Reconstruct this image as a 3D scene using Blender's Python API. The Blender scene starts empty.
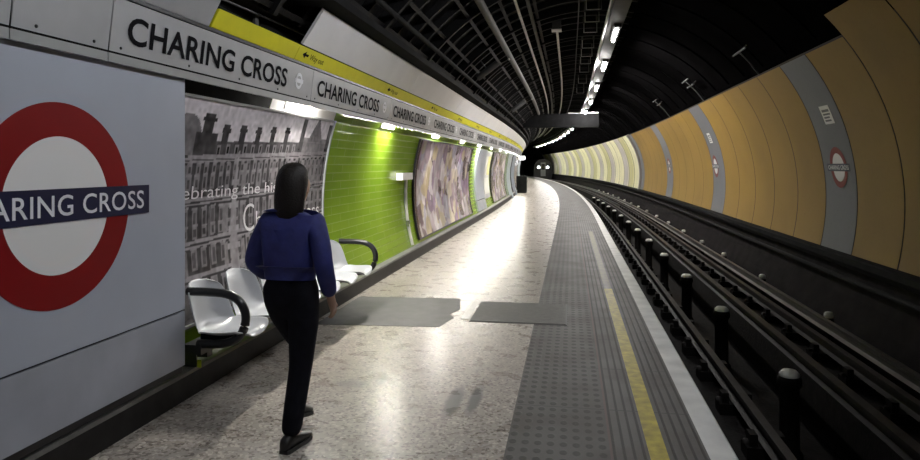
import bpy, bmesh, math, random
import numpy as np
from mathutils import Vector, Matrix
random.seed(7)
rng = np.random.default_rng(11)
SC = bpy.context.scene
COL = SC.collection
PI = math.pi

# ------------------------------------------------------------------ camera, world, exposure
FOC = 653.0
YAW = math.atan(110 / FOC)
CAM_H = 1.65
cd = bpy.data.cameras.new('camera'); cam = bpy.data.objects.new('camera', cd); COL.objects.link(cam)
cam.location = (0, 0, CAM_H); cam.rotation_euler = (PI / 2, 0, YAW)
cd.sensor_width = 36; cd.lens = FOC / 920 * 36; cd.shift_y = -65 / 920; cd.clip_end = 400; cd.clip_start = .02
SC.camera = cam
wd = bpy.data.worlds.new('world'); SC.world = wd; wd.use_nodes = True
wd.node_tree.nodes['Background'].inputs[0].default_value = (.6, .62, .7, 1)
wd.node_tree.nodes['Background'].inputs[1].default_value = .0
SC.view_settings.view_transform = 'Standard'; SC.view_settings.look = 'None'
SC.view_settings.gamma = 1; SC.view_settings.use_curve_mapping = False
SC.view_settings.exposure = 0.0
FRIEZE_LAMP = 1000.0      # radiance of the tubes under the name frieze
TRUNK_LAMP = 540.0      # radiance of the tubes hung from the lighting trunk
DIM_LAMP = 40.0         # the tired first tube of the trunk
FILL_LAMP = 138.0        # added unseen washer battens over the near platform

# ------------------------------------------------------------------ the line of the platform
S0, RC = 20.0, 437.0
def ang(s): return 0.0 if s <= S0 else (s - S0) / RC
def W(a, s, z):
    if s <= S0: return Vector((a, s, z))
    t = (s - S0) / RC
    return Vector((-RC + (RC + a) * math.cos(t), S0 + (RC + a) * math.sin(t), z))
CX, CZ, RT = .47, 1.15, 3.4
def left_a(z, r=RT): return CX - math.sqrt(max(0, r * r - (z - CZ) ** 2))
def right_a(z, r=RT): return CX + math.sqrt(max(0, r * r - (z - CZ) ** 2))
def arc_pt(deg, r=RT): return (CX + r * math.cos(math.radians(deg)), CZ + r * math.sin(math.radians(deg)))
def on_ray(k, r):        # point of the circle of radius r seen from the camera under lateral/height = k
    lo, hi = .1, 4.
    for _ in range(60):
        b = (lo + hi) / 2
        if math.hypot(k * b - CX, b + CAM_H - CZ) < r: lo = b
        else: hi = b
    return k * lo, lo + CAM_H
def stops(s0, s1, ds=1.6):
    out = [s0]
    if s0 < S0 and s1 > S0: out.append(S0)
    s = max(s0, S0) + ds
    while s < s1 - .05:
        if s > S0: out.append(s)
        s += ds
    out.append(s1)
    return sorted(set(out))

# ------------------------------------------------------------------ materials
def mat(name, col, rough=.5, metal=0., noise=0., nscale=6., bump=0., bscale=40., spec=.5, emit=None, estr=0.):
    m = bpy.data.materials.new(name); m.use_nodes = True
    nt = m.node_tree; N = nt.nodes; L = nt.links; b = N['Principled BSDF']
    b.inputs['Base Color'].default_value = (*col, 1); b.inputs['Roughness'].default_value = rough
    b.inputs['Metallic'].default_value = metal; b.inputs['Specular IOR Level'].default_value = spec
    tc = N.new('ShaderNodeTexCoord')
    if noise > 0:
        n = N.new('ShaderNodeTexNoise'); n.inputs['Scale'].default_value = nscale; n.inputs['Detail'].default_value = 5
        L.new(tc.outputs['Object'], n.inputs['Vector'])
        r = N.new('ShaderNodeValToRGB')
        r.color_ramp.elements[0].position = .3; r.color_ramp.elements[1].position = .72
        r.color_ramp.elements[0].color = (*[c * (1 - noise) for c in col], 1)
        r.color_ramp.elements[1].color = (*[min(1, c * (1 + noise * .6)) for c in col], 1)
        L.new(n.outputs['Fac'], r.inputs[0]); L.new(r.outputs[0], b.inputs['Base Color'])
    if bump > 0:
        n2 = N.new('ShaderNodeTexNoise'); n2.inputs['Scale'].default_value = bscale
        L.new(tc.outputs['Object'], n2.inputs['Vector'])
        bp = N.new('ShaderNodeBump'); bp.inputs['Strength'].default_value = bump; bp.inputs['Distance'].default_value = .01
        L.new(n2.outputs['Fac'], bp.inputs['Height']); L.new(bp.outputs[0], b.inputs['Normal'])
    if emit:
        b.inputs['Emission Color'].default_value = (*emit, 1); b.inputs['Emission Strength'].default_value = estr
    return m

class G:      # small helper to write node graphs
    def __init__(s, m): s.nt = m.node_tree; s.N = s.nt.nodes; s.L = s.nt.links; s.b = s.N['Principled BSDF']
    def n(s, t, **k):
        x = s.N.new(t)
        for a, v in k.items(): setattr(x, a, v)
        return x
    def math(s, op, a, b=None, c=None):
        x = s.N.new('ShaderNodeMath'); x.operation = op
        for i, v in enumerate((a, b, c)):
            if v is None: continue
            if isinstance(v, (int, float)): x.inputs[i].default_value = v
            else: s.L.new(v, x.inputs[i])
        return x.outputs[0]
    def mix(s, f, a, b):
        x = s.N.new('ShaderNodeMix'); x.data_type = 'RGBA'
        for i, v in ((0, f), (6, a), (7, b)):
            if isinstance(v, (int, float)): x.inputs[i].default_value = v
            elif isinstance(v, tuple): x.inputs[i].default_value = (*v, 1)
            else: s.L.new(v, x.inputs[i])
        return x.outputs[2]
    def noise(s, vec, scale, detail=4):
        x = s.N.new('ShaderNodeTexNoise'); x.inputs['Scale'].default_value = scale; x.inputs['Detail'].default_value = detail
        s.L.new(vec, x.inputs['Vector']); return x.outputs['Fac']
    def step(s, v, lo, hi):
        x = s.N.new('ShaderNodeMapRange'); x.interpolation_type = 'SMOOTHSTEP'
        x.inputs[1].default_value = lo; x.inputs[2].default_value = hi
        s.L.new(v, x.inputs[0]); return x.outputs[0]
    def bump(s, h, strength, dist):
        x = s.N.new('ShaderNodeBump'); x.inputs['Strength'].default_value = strength; x.inputs['Distance'].default_value = dist
        s.L.new(h, x.inputs['Height']); s.L.new(x.outputs[0], s.b.inputs['Normal'])

def floor_material():
    m = mat('terrazzo', (.5, .46, .41), .3, spec=.22); g = G(m)
    uv = g.n('ShaderNodeUVMap').outputs[0]
    vo = g.n('ShaderNodeTexVoronoi'); vo.inputs['Scale'].default_value = 55; g.L.new(uv, vo.inputs['Vector'])
    sep = g.n('ShaderNodeSeparateColor'); g.L.new(vo.outputs['Color'], sep.inputs[0])
    fine = g.noise(uv, 30, 4); big = g.noise(uv, 1.3, 5); mid = g.noise(uv, 5, 4)
    c = g.mix(g.step(sep.outputs[0], .55, .95), (.37, .33, .295), (.14, .115, .10))
    c = g.mix(g.step(sep.outputs[1], .75, .95), c, (.55, .51, .46))
    c = g.mix(g.math('MULTIPLY', g.step(fine, .5, .75), .45), c, (.27, .235, .2))
    c = g.mix(g.math('MULTIPLY', g.step(big, .45, .75), .4), c, (.26, .225, .19))
    c = g.mix(g.math('MULTIPLY', g.step(mid, .56, .72), .14), c, (.22, .19, .165))
    sx = g.n('ShaderNodeSeparateXYZ'); g.L.new(uv, sx.inputs[0])
    U, V = sx.outputs[0], sx.outputs[1]
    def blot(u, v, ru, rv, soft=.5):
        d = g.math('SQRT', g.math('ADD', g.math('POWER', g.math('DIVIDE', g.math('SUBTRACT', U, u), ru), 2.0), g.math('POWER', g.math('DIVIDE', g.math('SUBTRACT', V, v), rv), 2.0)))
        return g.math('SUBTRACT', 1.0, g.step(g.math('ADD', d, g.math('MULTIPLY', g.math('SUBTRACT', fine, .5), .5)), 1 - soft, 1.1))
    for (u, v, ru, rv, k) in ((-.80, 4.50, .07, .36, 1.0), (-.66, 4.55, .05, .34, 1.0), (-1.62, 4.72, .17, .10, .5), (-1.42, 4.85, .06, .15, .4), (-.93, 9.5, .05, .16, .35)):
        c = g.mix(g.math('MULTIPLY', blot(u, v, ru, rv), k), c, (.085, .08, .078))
    # slab joints across the platform
    j = g.math('LESS_THAN', g.math('ABSOLUTE', g.math('SUBTRACT', g.math('MODULO', g.math('ADD', V, .1), 2.4), 1.2)), .006)
    c = g.mix(g.math('MULTIPLY', j, .5), c, (.2, .18, .16))
    g.L.new(c, g.b.inputs['Base Color'])
    g.L.new(g.math('ADD', g.math('MULTIPLY', mid, .2), .19), g.b.inputs['Roughness'])
    g.bump(big, .12, .02)
    return m

def tactile_material():
    m = mat('tactile_paving', (.17, .165, .16), .5, spec=.15); g = G(m)
    uv = g.n('ShaderNodeUVMap').outputs[0]
    sx = g.n('ShaderNodeSeparateXYZ'); g.L.new(uv, sx.inputs[0]); U, V = sx.outputs[0], sx.outputs[1]
    big = g.noise(uv, 2.2, 5); fine = g.noise(uv, 60, 3)
    rib = g.step(g.math('ABSOLUTE', g.math('SUBTRACT', g.math('FRACT', g.math('MULTIPLY', U, 1 / .056)), .5)), .1, .2)
    du = g.math('SUBTRACT', g.math('FRACT', g.math('MULTIPLY', U, 1 / .075)), .5)
    dv = g.math('SUBTRACT', g.math('FRACT', g.math('MULTIPLY', V, 1 / .11)), .5)
    dd = g.math('SQRT', g.math('ADD', g.math('POWER', du, 2.0), g.math('POWER', dv, 2.0)))
    dot = g.math('SUBTRACT', 1.0, g.step(dd, .22, .36))
    isr = g.math('GREATER_THAN', U, .235)
    h = g.math('ADD', g.math('MULTIPLY', rib, isr), g.math('MULTIPLY', dot, g.math('SUBTRACT', 1.0, isr)))
    c = g.mix(h, (.036, .034, .033), (.115, .11, .105))
    cd_ = g.mix(dot, (.098, .093, .088), (.045, .043, .041))
    c = g.mix(isr, cd_, c)
    c = g.mix(g.math('MULTIPLY', g.step(big, .4, .7), .45), c, (.065, .053, .047))
    c = g.mix(g.math('MULTIPLY', g.step(fine, .5, .8), .3), c, (.15, .14, .135))
    jv = g.math('LESS_THAN', g.math('FRACT', g.math('MULTIPLY', V, 1 / .9)), .012)
    c = g.mix(jv, c, (.05, .05, .05))
    ju = g.math('LESS_THAN', g.math('ABSOLUTE', g.math('SUBTRACT', U, .235)), .008)
    c = g.mix(ju, c, (.12, .09, .085))
    g.L.new(c, g.b.inputs['Base Color']); g.bump(h, .3, .005)
    g.L.new(g.math('ADD', g.math('MULTIPLY', big, .25), .42), g.b.inputs['Roughness'])
    return m

def green_tile_material():
    m = mat('green_tile', (.3, .5, .03), .16); g = G(m)
    uv = g.n('ShaderNodeUVMap').outputs[0]
    br = g.n('ShaderNodeTexBrick'); g.L.new(uv, br.inputs['Vector'])
    br.inputs['Scale'].default_value = 1.0; br.inputs['Brick Width'].default_value = .62; br.inputs['Row Height'].default_value = .105
    br.inputs['Mortar Size'].default_value = .006; br.offset = .5
    br.inputs['Color1'].default_value = (.22, .37, .022, 1); br.inputs['Color2'].default_value = (.26, .41, .03, 1)
    br.inputs['Mortar'].default_value = (.33, .47, .08, 1)
    big = g.noise(uv, 1.1, 3)
    c = g.mix(g.math('MULTIPLY', g.step(big, .4, .7), .3), br.outputs['Color'], (.18, .31, .02))
    g.L.new(c, g.b.inputs['Base Color'])
    g.bump(g.math('ADD', g.math('MULTIPLY', br.outputs['Fac'], -1.0), g.math('MULTIPLY', big, .8)), .25, .01)
    return m

def print_material(name, rough=.18):
    m = mat(name, (.5, .5, .5), rough); g = G(m)
    a = g.n('ShaderNodeVertexColor'); a.layer_name = 'print'
    g.L.new(a.outputs[0], g.b.inputs['Base Color'])
    return m

def cast_iron_material():
    m = mat('sooted_iron', (.0065, .006, .0065), .6, .0, spec=.2, noise=.45, nscale=3, bump=.4, bscale=25)
    return m

def amber_material(name, col):
    m = mat(name, col, .5, spec=.18); g = G(m)
    uv = g.n('ShaderNodeUVMap').outputs[0]
    n1 = g.noise(uv, .9, 6); n2 = g.noise(uv, 14, 3)
    c = g.mix(g.math('MULTIPLY', g.step(n1, .4, .75), .3), col, tuple(x * .6 for x in col))
    c = g.mix(g.math('MULTIPLY', g.step(n2, .5, .8), .15), c, tuple(x * .55 for x in col))
    g.L.new(c, g.b.inputs['Base Color']); g.bump(n1, .15, .03)
    return m

M = dict(
    floor=floor_material(), tactile=tactile_material(), green=green_tile_material(), poster=print_material('poster_print'),
    iron=cast_iron_material(), lining=mat('black_lining', (.0035, .0033, .0035), .85, spec=.0, noise=.4, nscale=2),
    amber=amber_material('amber_enamel', (.34, .205, .042)), greystrip=amber_material('grey_enamel_strip', (.20, .205, .235)),
    cream=amber_material('cream_enamel', (.95, .90, .62)), cream2=amber_material('cream_dimmed_olive', (.66, .62, .30)), lilac=amber_material('cream_dimmed_lilac', (.62, .57, .54)),
    seam=mat('dark_seam', (.03, .018, .01), .7),
    panel=mat('blue_grey_enamel', (.45, .48, .56), .3, noise=.07, nscale=1.5),
    panel_low=mat('blue_grey_enamel_darker', (.38, .40, .46), .36, noise=.16, nscale=2.5),  # lower boards slightly darker and more mottled
    frieze=mat('frieze_grey_enamel', (.42, .42, .435), .4, noise=.08, nscale=4),
    frieze_lip=mat('frieze_lip_grey', (.33, .335, .335), .4, noise=.1),
    white=mat('white_enamel', (.88, .86, .87), .4, noise=.06, nscale=2),
    yellow=mat('yellow_enamel', (.84, .78, .03), .4, noise=.06),
    black=mat('black_enamel', (.012, .012, .014), .4), letter=mat('black_lettering', (.006, .006, .008), .8, spec=.08),
    white_letter=mat('white_lettering', (.82, .82, .86), .5),
    faint_white=mat('pale_print_lettering', (.72, .70, .72), .4),
    red=mat('red_enamel', (.20, .004, .006), .4, spec=.25), blue=mat('navy_enamel', (.012, .014, .05), .35), rwhite=mat('roundel_white', (.84, .83, .83), .4),
    dark=mat('dark_paint', (.008, .008, .0085), .8, spec=.06, noise=.4, nscale=5), skirt=mat('dark_skirting', (.016, .015, .015), .5, spec=.25, noise=.5, nscale=7),
    skirt_edge=mat('skirting_edge', (.12, .115, .11), .4, noise=.3),
    grime=mat('track_grime', (.010, .0085, .008), .85, spec=.15, noise=.55, nscale=9, bump=.6, bscale=30),
    trackwall=mat('sooty_track_wall', (.014, .0115, .012), .85, spec=.05, noise=.5, nscale=4),
    rail=mat('worn_rail', (.034, .03, .029), .6, .0, spec=.15, noise=.3), railbright=mat('bright_rail', (.17, .16, .155), .35, .6, noise=.2, nscale=3),
    bracket_iron=mat('bracket_iron', (.07, .07, .07), .6, spec=.2),
    ceramic=mat('white_ceramic', (.92, .91, .88), .3), pot=mat('dark_pot', (.009, .008, .0075), .7, spec=.1, noise=.3),
    coping=mat('white_coping', (.68, .67, .66), .5, noise=.25, nscale=3.5), yline=mat('yellow_line_paint', (.38, .30, .02), .5, noise=.4, nscale=14),
    yworn=mat('worn_yellow_line', (.12, .105, .04), .5, noise=.4, nscale=9),
    hatch=mat('hatch_lid', (.125, .12, .115), .6, spec=.15, noise=.2, nscale=14, bump=.3, bscale=120), hatch_frame=mat('hatch_frame', (.05, .05, .05), .5),
    patch=mat('grey_repair_screed', (.135, .13, .127), .6, spec=.15, noise=.25, nscale=6), patch2=mat('pale_repair_strip', (.6, .58, .55), .4, noise=.2),
    conduit=mat('grey_conduit', (.10, .097, .095), .6, .0, spec=.25, noise=.2), conduit_white=mat('pale_conduit', (.62, .6, .58), .4, noise=.25, nscale=8), cable=mat('black_cable', (.012, .012, .012), .8, spec=.1),
    trunk=mat('grey_trunking', (.07, .07, .072), .6, .0, spec=.2, noise=.2), reflector=mat('white_reflector', (.85, .85, .85), .35),
    seat=mat('white_seat_shell', (.46, .47, .50), .28, noise=.06), seat_metal=mat('bench_black_steel', (.014, .014, .015), .3),
    steel=mat('stainless', (.5, .5, .5), .25, .9), green_tag=mat('lime_tag', (.55, .62, .03), .5),
    skin=mat('skin', (.42, .26, .19), .5), hair=mat('dark_hair', (.014, .011, .01), .5, bump=.5, bscale=90, spec=.2), trousers=mat('black_trousers', (.007, .007, .011), .85, spec=.1, noise=.3, nscale=20), jacket=mat('blue_jacket', (.014, .019, .13), .7, noise=.25, nscale=14, bump=.5, bscale=18), shoe=mat('black_shoe', (.012, .011, .011), .35), sole=mat('dark_sole', (.03, .028, .026), .7), eye=mat('eye_white', (.7, .7, .7), .2),
    tube_frieze=mat('lit_frieze_tube', (1, 1, 1), .5, emit=(1, .97, .88), estr=FRIEZE_LAMP), tube_dim=mat('dim_trunk_tube', (1, 1, 1), .5, emit=(1, .97, .93), estr=DIM_LAMP), tube_fill=mat('lit_fill_tube', (1, 1, 1), .5, emit=(.94, .97, 1.0), estr=FILL_LAMP), tube_trunk=mat('lit_trunk_tube', (1, 1, 1), .5, emit=(1, .97, .93), estr=TRUNK_LAMP),
    head=mat('lit_headlamp', (1, 1, 1), .3, emit=(.9, .95, 1), estr=16), train=mat('train_dark', (.02, .02, .025), .35), glass=mat('train_glass', (.02, .022, .03), .08), cabwhite=mat('train_grey', (.3, .3, .33), .4),
    signlit=mat('lit_sign', (1, 1, 1), .4, emit=(1, 1, .97), estr=5), void=mat('passage_dark', (.012, .012, .014), .8), board=mat('notice_board', (.5, .5, .52), .3, noise=.3, nscale=5), paper=mat('paper_sheet', (.72, .71, .68), .5),
)

# ------------------------------------------------------------------ mesh builder
class MB:
    def __init__(s): s.v = []; s.f = []; s.m = []; s.uv = []; s.smooth = []
    def add(s, verts, faces, mi=0, uvs=None, smooth=False):
        o = len(s.v); s.v += [tuple(p) for p in verts]
        for f in faces:
            s.f.append([i + o for i in f]); s.m.append(mi); s.smooth.append(smooth)
        s.uv += list(uvs) if uvs else [(p[0], p[1]) for p in verts]
    def sweep(s, prof, s0, s1, ds=1.6, closed=False, caps=False, mi=0, umode='len', smooth=False):
        st = stops(s0, s1, ds) if not isinstance(s0, list) else s0
        n = len(prof); us = [0.]
        for i in range(1, n): us.append(us[-1] + math.dist(prof[i], prof[i - 1]))
        vs, uvs = [], []
        for q in st:
            for i, (a, z) in enumerate(prof):
                vs.append(W(a, q, z)); uvs.append((a, q) if umode == 'a' else (q, us[i]))
        fs = []
        for k in range(len(st) - 1):
            for i in range(n if closed else n - 1):
                j = (i + 1) % n
                fs.append((k * n + i, k * n + j, (k + 1) * n + j, (k + 1) * n + i))
        if caps and closed:
            fs.append(tuple(range(n))); fs.append(tuple((len(st) - 1) * n + i for i in range(n))[::-1])
        s.add(vs, fs, mi, uvs, smooth)
    def box(s, x0, x1, y0, y1, z0, z1, mi=0):
        v = [(x, y, z) for x in (x0, x1) for y in (y0, y1) for z in (z0, z1)]
        s.add(v, [(0, 1, 3, 2), (4, 6, 7, 5), (0, 4, 5, 1), (2, 3, 7, 6), (0, 2, 6, 4), (1, 5, 7, 3)], mi)
    def tube(s, pts, r, n=8, mi=0, caps=True):
        pts = [Vector(p) for p in pts]; rs = r if isinstance(r, (list, tuple)) else [r] * len(pts)
        up = Vector((0, 0, 1)); rings = []
        for i, p in enumerate(pts):
            t = (pts[min(i + 1, len(pts) - 1)] - pts[max(i - 1, 0)]).normalized()
            u = t.cross(up if abs(t.z) < .95 else Vector((1, 0, 0))).normalized(); w = u.cross(t)
            rings.append([p + (u * math.cos(2 * PI * k / n) + w * math.sin(2 * PI * k / n)) * rs[i] for k in range(n)])
        v = [q for R_ in rings for q in R_]; f = []
        for i in range(len(pts) - 1):
            for k in range(n):
                j = (k + 1) % n; f.append((i * n + k, i * n + j, (i + 1) * n + j, (i + 1) * n + k))
        s.add(v, f, mi, smooth=True)
        if caps:
            s.add(rings[0], [tuple(range(n))[::-1]], mi); s.add(rings[-1], [tuple(range(n))], mi)
    def lathe(s, prof, n=20, mi=0, center=(0, 0, 0)):
        v = []; f = []
        for (r, z) in prof:
            for k in range(n): v.append((center[0] + r * math.cos(2 * PI * k / n), center[1] + r * math.sin(2 * PI * k / n), center[2] + z))
        for i in range(len(prof) - 1):
            for k in range(n):
                j = (k + 1) % n; f.append((i * n + k, i * n + j, (i + 1) * n + j, (i + 1) * n + k))
        s.add(v, f, mi, smooth=True)
    def build(s, name, mats, parent=None, origin=None, fix=True):
        me = bpy.data.meshes.new(name)
        off = Vector(origin) if origin is not None else Vector((0, 0, 0))
        me.from_pydata([tuple(Vector(p) - off) for p in s.v], [], s.f)
        for x in (mats if isinstance(mats, (list, tuple)) else [mats]): me.materials.append(x)
        me.polygons.foreach_set('material_index', s.m)
        me.polygons.foreach_set('use_smooth', s.smooth)
        ul = me.uv_layers.new(name='UVMap')
        idx = np.empty(len(me.loops), dtype=np.int32); me.loops.foreach_get('vertex_index', idx)
        ul.data.foreach_set('uv', np.array(s.uv, dtype=np.float32)[idx].ravel())
        if fix:
            bm = bmesh.new(); bm.from_mesh(me); bmesh.ops.recalc_face_normals(bm, faces=bm.faces); bm.to_mesh(me); bm.free()
        me.update()
        o = bpy.data.objects.new(name, me); COL.objects.link(o)
        if parent: o.parent = parent
        if origin is not None:
            o.location = off - parent.matrix_basis.translation if parent else off
        return o

def tag(o, label, cat, group=None):
    o['label'] = label; o['category'] = cat
    if group: o['group'] = group
    return o
def struct(o): o['kind'] = 'structure'; return o
def thing(name, label, cat, loc=(0, 0, 0), rz=0., group=None):
    o = bpy.data.objects.new(name, None); COL.objects.link(o); o.location = loc; o.rotation_euler = (0, 0, rz)
    o.empty_display_size = .1
    return tag(o, label, cat, group)
def dup(root, loc, rz, label, group=None):
    r = root.copy(); COL.objects.link(r); r.location = loc; r.rotation_euler = (0, 0, rz); r['label'] = label
    if group: r['group'] = group
    for ch in list(root.children):
        c = ch.copy(); COL.objects.link(c); c.parent = r
        for gch in list(ch.children):
            d = gch.copy(); COL.objects.link(d); d.parent = c
    return r
ORD = 'first second third fourth fifth sixth seventh eighth ninth tenth eleventh twelfth thirteenth fourteenth fifteenth sixteenth seventeenth eighteenth nineteenth twentieth'.split()
TENS = {20: 'twenty', 30: 'thirty', 40: 'forty'}
def ordw(i):
    return ORD[i] if i < 20 else TENS[(i + 1) // 10 * 10] + ('-' + ORD[(i + 1) % 10 - 1] if (i + 1) % 10 else '')

def text_geo(body, size=1., bold=0., space=1.):
    """flat triangles of a line of text: verts (u, v), faces; left edge at u=0"""
    cu = bpy.data.curves.new('line', 'FONT'); cu.body = body; cu.size = size; cu.offset = bold; cu.space_character = space
    cu.resolution_u = 4
    o = bpy.data.objects.new('line', cu); COL.objects.link(o)
    dg = bpy.context.evaluated_depsgraph_get(); dg.update()
    me = bpy.data.meshes.new_from_object(o.evaluated_get(dg))
    v = [(p.co.x, p.co.y) for p in me.vertices]; f = [tuple(p.vertices) for p in me.polygons]
    bpy.data.objects.remove(o); bpy.data.curves.remove(cu); bpy.data.meshes.remove(me)
    x0 = min(p[0] for p in v); y0 = 0
    return [(p[0] - x0, p[1] - y0) for p in v], f
def fit_text(body, width, cap, bold=0., space=1.):
    v, f = text_geo(body, 1., bold, space)
    w = max(p[0] for p in v); hgt = text_geo('I', 1., bold)[0]; h = max(p[1] for p in hgt)
    return [(p[0] * width / w, p[1] * cap / h) for p in v], f
def words(vf, n):
    """the line split into its n words at the widest gaps"""
    v, f = vf
    iv = sorted((min(v[i][0] for i in q), max(v[i][0] for i in q)) for q in f)
    gaps = []; hi = iv[0][1]
    for a_, b_ in iv[1:]:
        if a_ > hi: gaps.append((a_ - hi, (a_ + hi) / 2))
        hi = max(hi, b_)
    cuts = sorted(c for _, c in sorted(gaps)[::-1][:n - 1])
    out = []
    for lo, hi in zip([-1e9] + cuts, cuts + [1e9]):
        fs = [q for q in f if lo < sum(v[i][0] for i in q) / len(q) < hi]
        ids = sorted({i for q in fs for i in q}); mp = {i: k for k, i in enumerate(ids)}
        out.append(([v[i] for i in ids], [tuple(mp[i] for i in q) for q in fs]))
    return out
def text_obj(name, vf, fn, material, parent=None, origin=None, n=2):
    o = None
    for w in words(vf, n):
        mb = MB(); mb.add([fn(u, v) for u, v in w[0]], w[1])
        o = mb.build(name, material, parent, origin, fix=False)
    return o

# ================================================================== LARGE STRUCTURE
S_A, S_B = -5.0, 100.0
# floor slab (walkway), tactile coping, white edge
b = MB(); b.sweep([(-2.86, 0), (-2.4, 0), (-1.4, 0), (-.37, 0)], S_A, S_B, umode='a')
struct(b.build('floor', M['floor']))
b = MB(); b.sweep([(-.37, 0), (.2, 0), (.777, 0)], S_A, S_B, umode='a')
struct(b.build('tactile_floor', M['tactile']))
b = MB(); b.sweep([(.777, 0), (.925, 0), (.94, -.015), (.94, -.09), (.72, -.09)], S_A, S_B, umode='a')
struct(b.build('trim_1', M['coping']))
def flat_strip(a0, a1, s0, s1, z, t=.004):
    q = MB(); q.sweep([(a0, z - t), (a1, z - t), (a1, z), (a0, z)], s0, s1, closed=True, caps=True); return q
yl = thing('platform_edge_line', 'yellow painted safety line on the ribbed edge paving, worn away further along', 'painted line', (0.5, S_A, .001))
flat_strip(.447, .55, S_A, 8.9, .004).build('fresh_paint', M['yline'], yl, yl.location)['label'] = 'bright yellow paint'
flat_strip(.45, .545, 8.9, 16.5, .004).build('worn_paint', M['yworn'], yl, yl.location)['label'] = 'dull worn paint'
# track bed with its pit, and the sooty wall under the cladding
b = MB(); b.sweep([(.72, -.09), (.72, -.66), (1.68, -.66), (1.74, -1.4), (2.78, -1.4), (2.84, -.66), (3.35, -.66)], S_A, S_B)
struct(b.build('trackbed_ground', M['grime']))
b = MB(); b.sweep([(3.35, -.66)] + [(right_a(z, 3.42), z) for z in (-.5, -.3, -.1, .1, .3, .42)], S_A, S_B)
struct(b.build('wall_track', M['trackwall']))
# left wall of green tile, on the tunnel circle
zs = [0 + i * 2.3 / 16 for i in range(17)]
b = MB(); b.sweep([(left_a(z), z) for z in zs], S_A, S_B, smooth=True)
struct(b.build('wall_left', M['green']))
# skirting
b = MB(); b.sweep([(-2.84, 0), (-2.66, 0), (-2.66, .165)], S_A, S_B, mi=0)
b.sweep([(-2.66, .165), (-2.67, .187), (-2.82, .187)], S_A, S_B, mi=1)
struct(b.build('baseboard_left', [M['skirt'], M['skirt_edge']]))
# dark paint for the unlit band between the frieze and the first poster
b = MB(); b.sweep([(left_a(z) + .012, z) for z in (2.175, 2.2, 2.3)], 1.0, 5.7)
struct(b.build('shade_strip', M['dark']))
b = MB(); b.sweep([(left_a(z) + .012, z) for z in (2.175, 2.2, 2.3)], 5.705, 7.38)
struct(b.build('glow_strip', M['white']))  # pale strip paints the lamp's glow on the wall above the poster

# right wall: one shell with separate curved cladding strips standing on it
def arc_prof(d0, d1, r, n): return [arc_pt(d0 + (d1 - d0) * i / n, r) for i in range(n + 1)]
b = MB()
b.sweep(arc_prof(-13.2, 37.0, 3.425, 16), S_A, S_B, mi=0, smooth=True)
seams = [3.30, 4.57, 5.85, 7.13, 8.41, 9.69, 10.80, 12.05, 13.35, 14.65, 15.98, 17.35, 18.75, 20.1, 21.45, 22.8, 24.15, 25.5, 26.9, 28.2, 29.5, 30.8, 32.1, 33.4, 34.6]
seams = [-4.38, -3.1, -1.82, -.54, .74, 2.02] + seams
for i in range(len(seams) - 1):
    s0, s1 = seams[i], seams[i + 1]
    grey = any(abs(s0 - g0) < .01 for g0 in (2.02, 9.69, 17.35, 25.5, 33.4))
    top = 42.3 if s1 < 8.5 else 36.6
    b.sweep(arc_prof(-13.0, top, 3.40, 18), [s0 + .014, (s0 + s1) / 2, s1 - .014] if s1 > S0 else [s0 + .014, s1 - .014], 0, mi=2 if grey else 1, smooth=True)
s = 34.6; k = 0
while s < S_B - 1:
    m_ = (3, 4, 5, 3, 3, 5, 4, 3, 5)[k % 9]; w = 2.2  # panel tones alternate to paint in the banding of the lamps' light
    b.sweep(arc_prof(-13.0, 37.4, 3.36, 16), [s + .05, s + w / 2, s + w - .05], 0, mi=m_, smooth=True)
    b.sweep(arc_prof(-13.0, 37.4, 3.31, 16), [s - .06, s + .06], 0, mi=3, smooth=True)
    b.sweep(arc_prof(-13.0, 37.4, 3.335, 16), [s + w / 2 - .03, s + w / 2 + .03], 0, mi=5, smooth=True)
    s += w; k += 1
# step ring where the cream lining begins
pr = arc_prof(-13.0, 37.4, 3.29, 16) + arc_prof(-13.0, 37.4, 3.43, 16)[::-1]
b.sweep(pr, 34.45, 34.62, closed=True, caps=True, mi=5)
struct(b.build('wall_right', [M['seam'], M['amber'], M['greystrip'], M['cream'], M['cream2'], M['lilac']]))

# ceiling: cast iron segments with rings of flanges
b = MB()
b.sweep(arc_prof(82.0, 150.0, 3.60, 26), S_A, S_B, smooth=True); b.sweep(arc_prof(36.0, 82.0, 3.60, 16), S_A, S_B, mi=1, smooth=True)
def flange(d0, d1, s, r0=3.46, n=30, w=.035, mi=0):
    vs = []; fs = []
    for i in range(n + 1):
        d = d0 + (d1 - d0) * i / n
        for r, ds in ((3.6, -w), (r0, -w), (r0, w), (3.6, w)):
            a, z = arc_pt(d, r); vs.append(W(a, s + ds, z))
    for i in range(n):
        for q in range(3):
            fs.append((i * 4 + q, i * 4 + q + 1, i * 4 + q + 5, i * 4 + q + 4))
    b.add(vs, fs, mi)
s = S_A + .3; k = 0
while s < S_B - 1:
    flange(78, 149, s, 3.44 if k % 4 == 0 else 3.49); (flange(38, 78, s, 3.575, 12, .02, 1) if k % 2 else None); s += .62; k += 1
for d in (148, 141, 134, 126, 117, 108, 84):
    hw = .45
    p = [arc_pt(d - hw, 3.6), arc_pt(d - hw, 3.48), arc_pt(d + hw, 3.48), arc_pt(d + hw, 3.6)]
    b.sweep(p, S_A, S_B)
struct(b.build('ceiling', [M['iron'], M['lining']]))
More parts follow.
